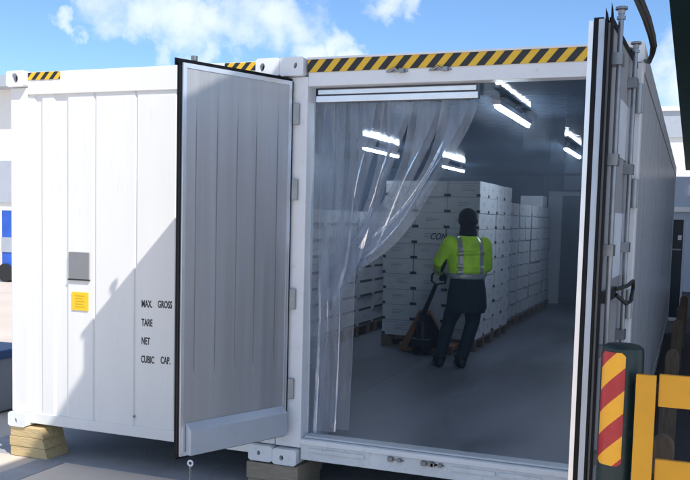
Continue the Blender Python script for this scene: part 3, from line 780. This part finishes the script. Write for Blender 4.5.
# boots
for a in (La, Ra):
    mb = MB(); fx = ex * .9 - ey * .1; fwd = ey
    mb.tube([a + Vector((0, 0, .06)), a + Vector((0, 0, -.03))], [.078, .062], 14)
    base = Vector((a.x, a.y, FZ))
    mb.loft([(base + fwd * t + Vector((0, 0, h_)), ex * w2, Vector((0, 0, h2))) for t, w2, h_, h2 in ((-.085, .028, .035, .03), (-.06, .042, .048, .045), (.0, .046, .055, .052), (.08, .048, .045, .042), (.15, .045, .036, .034), (.19, .030, .030, .026))], 16)
    bt = mb.build('boot', M['blackm'], WK); remesh(bt, .008, 3)

# ------------------------------------------------------------------ timber blocks under the castings
def sleeper_stack(loc, spec, m, label, grp=None):
    o = thing('timber_block', loc, label, 'timber block')
    for x0, x1, y0, y1, z0, z1, sk in spec:
        mb = MB(); mb.add([(x0, y0, z0), (x1 + sk, y0, z0), (x1 + sk, y1, z0), (x0, y1, z0), (x0, y0, z1), (x1, y0, z1), (x1, y1, z1), (x0, y1, z1)],
                          [(0, 3, 2, 1), (4, 5, 6, 7), (0, 1, 5, 4), (1, 2, 6, 5), (2, 3, 7, 6), (3, 0, 4, 7)])
        mb.build('sleeper', m, o, bevel=.003)
    return o
sleeper_stack((-2.2, 0, G), [(-2.425, -2.075, -.03, .24, G + .004, -.165, .03), (-2.43, -2.095, -.035, .235, -.162, -.085, .03), (-2.425, -2.12, -.03, .23, -.082, .0, .035)], M['timber'],
              'sunlit stack of pale timber sleepers under the outer corner of the closed container')
sleeper_stack((.05, 0, G), [(-.20, .215, -.06, .40, -.135, -.016, 0), (-.19, .205, -.05, .38, G + .004, -.138, 0)], M['timber_grey'],
              'weathered timber block under the joined middle corners of the two containers')
sleeper_stack((2.3, 0, G), [(2.05, 2.46, -.04, .40, G + .004, -.005, 0)], M['timber_grey'], 'timber block under the container corner beside the green bollard')
for x, l in ((-2.2, 'timber block under the far rear corner of the closed container'), (2.25, 'timber block under the far rear corner of the open container')):
    sleeper_stack((x, 12, G), [(x - .25, x + .2, 11.9, 12.2, G + .004, -.003, 0)], M['timber_grey'], l)

# ------------------------------------------------------------------ bollard
BX, BY, BR = 2.498, -1.60, .093
BO = thing('bollard', (BX, BY, G), 'dark green steel bollard with a red and yellow diagonal reflective band, beside the right door', 'bollard')
mb = MB(); mb.tube([(BX, BY, G + .006), (BX, BY, 1.210), (BX, BY, 1.236), (BX, BY, 1.250), (BX, BY, 1.257)], [BR, BR, BR * .96, BR * .75, .01], 40); mb.build('post', M['bollard'], BO, smooth='auto')
# wrap: patches on the cylinder, clipped corners, diagonal red / yellow
mb = MB(); z0, z1 = .712, 1.222; a0, a1 = R(-150), R(-78); NA, NZ = 90, 360
rr_ = BR + .003
def wrap_pt(i, k):
    a = a0 + (a1 - a0) * i / NA; z = z0 + (z1 - z0) * k / NZ
    return (BX + rr_ * math.cos(a), BY + rr_ * math.sin(a), z)
for i in range(NA):
    for k in range(NZ):
        s = (i + .5) / NA * (a1 - a0) * BR; t = (k + .5) / NZ * (z1 - z0)
        wid = (a1 - a0) * BR; hgt = z1 - z0
        if min(s, wid - s) + min(t, hgt - t) < .016: continue
        q = (t - s * 1.0 + .283 + .102) % .204
        mb.add([wrap_pt(i, k), wrap_pt(i + 1, k), wrap_pt(i + 1, k + 1), wrap_pt(i, k + 1)], [(0, 1, 2, 3)], 0 if q < .102 else 1)
wr = mb.build('reflective_band', [M['refl_red'], M['refl_yel']], BO)
# ------------------------------------------------------------------ yellow guard
GB = thing('safety_barrier', (2.9, -1.70, G), 'yellow steel guard barrier of flat post and rails, right of the green bollard', 'barrier')
MB().box(2.566, 2.650, -1.735, -1.712, G + .004, 1.141).build('post', M['barrier'], GB, bevel=.004)
for z0, z1 in ((1.003, 1.145), (.577, .772)):
    MB().box(2.660, 3.70, -1.715, -1.690, z0, z1).build('rail', M['barrier'], GB, bevel=.005)
    MB().box(2.560, 2.80, -1.688, -1.668, (z0 + z1) / 2 - .02, (z0 + z1) / 2 + .02).build('bracket', M['blackm'], GB)
    mb = MB()
    for x in (2.80, 3.60): mb.tube([(x, -1.723, (z0 + z1) / 2), (x, -1.700, (z0 + z1) / 2)], .012, 6)
    mb.build('bolt', M['galv'], GB)
MB().box(2.572, 2.612, -1.711, -1.668, .6, 1.10).build('bracket', M['blackm'], GB)
for x in (2.84, 3.58): MB().box(x, x + .09, -1.688, -1.62, G + .004, 1.10).build('upright', M['blackm'], GB)
for x in (2.52, 2.80, 3.54): MB().box(x, x + .16, -1.78, -1.60, G + .0005, G + .012).build('base_plate', M['blackm'], GB)
# ------------------------------------------------------------------ brown round-topped posts
def wooden_post():
    mb = MB(); n = 14; prof_ = []
    pts = [(-.07, 0), (.07, 0), (.07, .64)] + [(.07 * math.cos(t * math.pi / 10), .64 + .085 * math.sin(t * math.pi / 10)) for t in range(1, 10)] + [(-.07, .64)]
    mb.prism([(x, -.06, z) for x, z in pts], (0, .12, 0)); return mb.build('wooden_post', M['brown'], bevel=.008)
wp = wooden_post()
for i, (x, y, l) in enumerate(((2.66, .05, 'nearest brown round-topped post, behind the yellow barrier'), (2.65, 2.2, 'brown round-topped post partly hidden by the top rail of the yellow barrier'), (2.64, 4.2, 'brown round-topped post just above the top rail of the yellow barrier'),
                               (2.645, 7.4, 'third brown round-topped post along the container side'), (2.67, 9.9, 'fourth brown round-topped post along the container side'), (2.70, 12.2, 'farthest brown round-topped post, near the dark cabinet'))):
    o = wp if i == 0 else wp.copy()
    if i: C.objects.link(o)
    o.location = (x, y, G + .010); tag(o, l, 'post', 'brown posts beside the open container')
# ------------------------------------------------------------------ dark cabinet at the far right
KB = thing('steel_cabinet', (2.49, 14.6, G), 'tall dark blue steel cabinet with a pale top standing past the container side', 'cabinet')
MB().box(2.34, 2.60, 14.5, 14.9, G + .08, 1.93).build('body', M['cab_dark'], KB, bevel=.01)
MB().box(2.31, 2.64, 14.46, 14.92, 1.932, 2.0).build('top', M['soffit'], KB)
MB().box(2.602, 2.64, 14.46, 14.9, G + .004, 1.93).build('side_rail', M['soffit'], KB)
MB().box(2.30, 2.64, 14.44, 14.94, G + .004, G + .08).build('base', M['soffit'], KB)
MB().box(2.50, 2.575, 14.49, 14.499, 1.50, 1.60).build('notice', M['far_white'], KB)
MB().box(2.40, 2.58, 14.49, 14.499, 1.28, 1.31).build('handle', M['galv'], KB)
# ------------------------------------------------------------------ hanging cable
mb = MB()
for dx in (0, .026):
    mb.tube([(2.40 + dx, -.5, 6.05), (2.37 + dx, -.5, 4.2), (2.375 + dx, -.5, 3.3), (2.40 + dx, -.48, 3.05), (2.452 + dx * .8, -.45, 2.94), (2.485 + dx * .5, -.40, 2.855), (2.50 + dx * .3, -.36, 2.80), (2.495, -.3, 2.765), (2.47, -.1, 2.76), (2.45, -.01, 2.78)], .015, 8)
tag(mb.build('power_cable', M['cable'], smooth=True, off=(2.47, -.4, 2.75)), 'pair of black cables looping down from above to the container corner', 'cable')

# ------------------------------------------------------------------ canopy
CX0, CZ = 2.18, 5.80
CP = thing('loading_canopy', (5.5, 10, G), 'long loading canopy with a dark teal edge beam running along the open container', 'canopy')
MB().box(CX0, CX0 + .50, -4.8, 62, CZ, CZ + .06).build('edge_beam', M['canopy'], CP)
MB().box(CX0 + .48, 7.9, -4.8, 62, CZ + .063, CZ + .16).build('roof', M['soffit'], CP)
for y in range(-3, 62, 12):
    MB().box(7.6, 7.85, y, y + .25, G + .005, CZ + .06).build('column', M['canopy'], CP)

sky_blocker = thing('warehouse', (7, 30, G), 'long unseen wall under the loading canopy, added to block sky light from the alley', 'building')
MB().box(8.2, 12, 2.5, 62, G + .003, CZ + .06).build('wall', M['far_grey'], sky_blocker)  # out of view, added to keep sky light off the alley
for y in range(4, 60, 8): MB().box(8.16, 8.198, y, y + 3, G + .01, 3.6).build('roller_door', M['cab_dark'], sky_blocker)
# ------------------------------------------------------------------ far right buildings
b1 = thing('warehouse', (4, 24, G), 'low pale blue grey building with a ledge, in the shade past the container', 'building')
MB().box(.6, 7.1, 24, 30, G + .003, 3.35).build('wall', M['blue_grey_wall'], b1)
MB().box(.55, 7.1, 23.85, 23.998, 2.25, 2.40).build('ledge', M['far_white'], b1)
MB().box(2.62, 2.95, 23.9, 23.998, 2.75, 3.1).build('sign', M['far_white'], b1)
for x in (3.2,): MB().box(x, x + 1.0, 23.96, 23.998, .3, 1.9).build('window', M['cab_dark'], b1)
b2 = thing('warehouse', (2, 80, G), 'tall white building with a grey parapet, sunlit beyond the canopy', 'building')
MB().box(-8, 40, 78, 100, G + .003, 9.6).build('wall', M['far_white'], b2)
MB().box(-8.1, 40, 77.8, 100, 9.605, 11.9).build('parapet', M['far_grey'], b2)
MB().box(-8.2, 40, 77.6, 100, 11.903, 12.3).build('coping', M['far_white'], b2)
# ------------------------------------------------------------------ far left
b3 = thing('warehouse', (-30, 32, G), 'white warehouse with a grey lower band and eaves, far left', 'building')
MB().box(-60, -18, 33, 52, G + .003, 2.2).build('lower_wall', M['far_white'], b3)
MB().box(-60, -17.9, 32.9, 52, 2.203, 4.5).build('grey_band', M['far_grey'], b3)
MB().box(-60, -18, 33, 52, 4.503, 8.4).build('upper_wall', M['far_white'], b3)
MB().box(-60, -17.2, 32, 52.5, 8.403, 9.0).build('eaves', M['far_grey'], b3)
for x in range(-56, -20, 6): MB().box(x, x + 3.5, 32.93, 32.998, G + .01, 2.1).build('shutter', M['far_grey'], b3)
TR = thing('truck_trailer', (-13.5, 15.2, G), 'blue curtain-sided trailer parked by the far warehouse', 'trailer')
MB().box(-15.44, -11.5, 14.0, 16.4, .10, 1.78).build('curtain_side', M['blue_tarp'], TR)
MB().box(-15.45, -11.5, 13.98, 16.4, .60, 1.02).build('grey_band', M['far_grey'], TR)
MB().box(-15.5, -11.5, 14.1, 16.3, -.04, .098).build('chassis', M['red_lamp'], TR)
for x in (-15.3, -13.6, -12.2):
    mb = MB(); mb.tube([(x, 13.95, .02), (x, 16.4, .02)], .26, 18); mb.build('wheel', M['black'], TR, smooth='auto')
BN = thing('waste_bin', (-3.7, 1.1, G), 'low grey bin with a dark blue lid half hidden behind the container corner', 'bin')
mb = MB(); mb.add([(-4.05, .95, G + .02), (-3.57, .95, G + .02), (-3.57, 1.4, G + .02), (-4.05, 1.4, G + .02), (-4.15, .9, .32), (-3.50, .9, .32), (-3.50, 1.45, .32), (-4.15, 1.45, .32)],
                  [(0, 3, 2, 1), (4, 5, 6, 7), (0, 1, 5, 4), (1, 2, 6, 5), (2, 3, 7, 6), (3, 0, 4, 7)]); mb.build('body', M['bin_grey'], BN, bevel=.02)
mb = MB(); mb.box(-4.18, -3.47, .86, 1.48, .322, .41); mb.tube([(-3.95, .9, .43), (-3.65, .9, .43)], .03, 8); mb.build('lid', M['bin_blue'], BN, bevel=.015)
SG = thing('folding_sign', (-3.5, .4, G), 'pale blue folding floor sign leaning beside the grey bin', 'sign')
for s in (-1, 1):
    mb = MB(); mb.prism([(-3.60 + .02, .35 + s * .14, G + .005), (-3.24, .35 + s * .14, G + .005), (-3.36, .35 + s * .015, .30), (-3.56, .35 + s * .015, .30)], (0, s * .012, 0)); mb.build('board', M['pale_blue'], SG)

# ------------------------------------------------------------------ light
SUN = Vector((1.377, -.87, 1.888)).normalized()
sun = bpy.data.lights.new('sun', 'SUN'); sun.energy = 3.4; sun.angle = R(.53); sun.color = (1, .955, .88)
so = bpy.data.objects.new('sun', sun); C.objects.link(so); so.rotation_euler = SUN.to_track_quat('Z', 'Y').to_euler(); so.location = SUN * 50
wd = bpy.data.worlds.new('World'); scene.world = wd; wd.use_nodes = True
nt = wd.node_tree; N = nt.nodes; L = nt.links
bg = N['Background']; bg.inputs['Strength'].default_value = .115
sky = N.new('ShaderNodeTexSky'); sky.sky_type = 'NISHITA'; sky.sun_disc = False
sky.sun_elevation = math.asin(SUN.z); sky.sun_rotation = math.atan2(SUN.x, SUN.y)
sky.air_density = 1.0; sky.dust_density = .2; sky.ozone_density = 3.0; sky.altitude = 0
tc = N.new('ShaderNodeTexCoord')
def math_(op, a, b=None, clamp=False):
    n_ = N.new('ShaderNodeMath'); n_.operation = op; n_.use_clamp = clamp
    for i, q in enumerate((a, b)):
        if q is None: continue
        if isinstance(q, (int, float)): n_.inputs[i].default_value = q
        else: L.new(q, n_.inputs[i])
    return n_.outputs[0]
def azel(az, el):
    a, e = R(az), R(el); return (math.sin(a) * math.cos(e), math.cos(a) * math.cos(e), math.sin(e))
# clouds: soft banks at given directions, edges broken up by noise
wn = N.new('ShaderNodeTexNoise'); wn.inputs['Scale'].default_value = 22; wn.inputs['Detail'].default_value = 5; wn.inputs['Roughness'].default_value = .6
L.new(tc.outputs['Generated'], wn.inputs['Vector'])
ws = N.new('ShaderNodeVectorMath'); ws.operation = 'SUBTRACT'; L.new(wn.outputs['Color'], ws.inputs[0]); ws.inputs[1].default_value = (.5, .5, .5)
wm = N.new('ShaderNodeVectorMath'); wm.operation = 'MULTIPLY_ADD'; L.new(ws.outputs['Vector'], wm.inputs[0]); wm.inputs[1].default_value = (.085, .085, .085); L.new(tc.outputs['Generated'], wm.inputs[2])
wv = N.new('ShaderNodeVectorMath'); wv.operation = 'NORMALIZE'; L.new(wm.outputs['Vector'], wv.inputs[0])
banks = [(-36.6, 12.9, 2.3), (-34.2, 12.4, 2.0), (-32.2, 12.2, 2.2), (-30.2, 11.7, 2.2), (-28.2, 12.2, 2.2), (-26.2, 11.8, 2.2), (-24.6, 11.6, 1.9), (-33.2, 10.2, 1.2), (-30.5, 9.9, 1.5), (-22.5, 11.0, 1.2), (-21.2, 9.9, 1.5),
         (-19.0, 13.6, 1.5), (-17.4, 13.4, 1.2), (-24.0, 9.9, 1.5), (-39.1, 11.2, .9), (-9.8, 10.6, .75), (-1.6, 7.5, 2.8), (-.5, 10.5, 2.2), (2, 14, 2.2), (-2.5, 4.5, 3.5), (12, 9, 8), (40, 15, 12), (-75, 14, 9), (80, 25, 14), (150, 35, 24), (-130, 30, 24), (-165, 55, 26), (100, 50, 24), (-80, 50, 24), (-170, 15, 20), (0, 60, 20)]  # wide banks out of view are added to whiten the sky light
acc = None
for az, el, r in banks:
    dp = N.new('ShaderNodeVectorMath'); dp.operation = 'DOT_PRODUCT'; dp.inputs[1].default_value = azel(az, el)
    L.new(wv.outputs['Vector'], dp.inputs[0])
    mr = N.new('ShaderNodeMapRange'); mr.inputs['From Min'].default_value = math.cos(R(r * 1.1)); mr.inputs['From Max'].default_value = 1.0
    L.new(dp.outputs['Value'], mr.inputs['Value'])
    acc = mr.outputs[0] if acc is None else math_('MAXIMUM', acc, mr.outputs[0])
nz = N.new('ShaderNodeTexNoise'); nz.inputs['Scale'].default_value = 26; nz.inputs['Detail'].default_value = 6; nz.inputs['Roughness'].default_value = .48
L.new(tc.outputs['Generated'], nz.inputs['Vector'])
nzc = math_('MULTIPLY', math_('SUBTRACT', nz.outputs['Fac'], .5), 1.8)
fac = math_('ADD', acc, nzc)
fac = math_('MULTIPLY', fac, math_('GREATER_THAN', acc, .001))
sm = N.new('ShaderNodeMapRange'); sm.interpolation_type = 'SMOOTHSTEP'; sm.inputs['From Min'].default_value = .02; sm.inputs['From Max'].default_value = 1.4; sm.inputs['To Max'].default_value = .84
L.new(fac, sm.inputs['Value'])
edge = N.new('ShaderNodeMapRange'); edge.interpolation_type = 'SMOOTHSTEP'; edge.inputs['From Max'].default_value = .6
L.new(acc, edge.inputs['Value'])
fac = math_('MULTIPLY', sm.outputs[0], edge.outputs[0])
tint = N.new('ShaderNodeMix'); tint.data_type = 'RGBA'; tint.blend_type = 'MULTIPLY'; tint.inputs[0].default_value = 1
L.new(sky.outputs[0], tint.inputs[6]); tint.inputs[7].default_value = (.66, .80, .96, 1)
nz2 = N.new('ShaderNodeTexNoise'); nz2.inputs['Scale'].default_value = 14; nz2.inputs['Detail'].default_value = 6
L.new(tc.outputs['Generated'], nz2.inputs['Vector'])
cl = N.new('ShaderNodeMix'); cl.data_type = 'RGBA'; L.new(nz2.outputs['Fac'], cl.inputs[0])
cl.inputs[6].default_value = (4.9, 5.6, 6.4, 1); cl.inputs[7].default_value = (6.3, 6.5, 6.8, 1)
mx = N.new('ShaderNodeMix'); mx.data_type = 'RGBA'; L.new(fac, mx.inputs[0]); L.new(tint.outputs[2], mx.inputs[6]); L.new(cl.outputs[2], mx.inputs[7])
L.new(mx.outputs[2], bg.inputs['Color'])

vs_ = scene.view_settings
scene.display_settings.display_device = 'sRGB'
vs_.view_transform = 'Standard'; vs_.look = 'None'; vs_.gamma = 1; vs_.exposure = .68; vs_.use_curve_mapping = False
scene.render.engine = 'CYCLES'
scene.cycles.max_bounces = 10; scene.cycles.transparent_max_bounces = 40; scene.cycles.use_denoising = True
scene.cycles.sample_clamp_indirect = 8
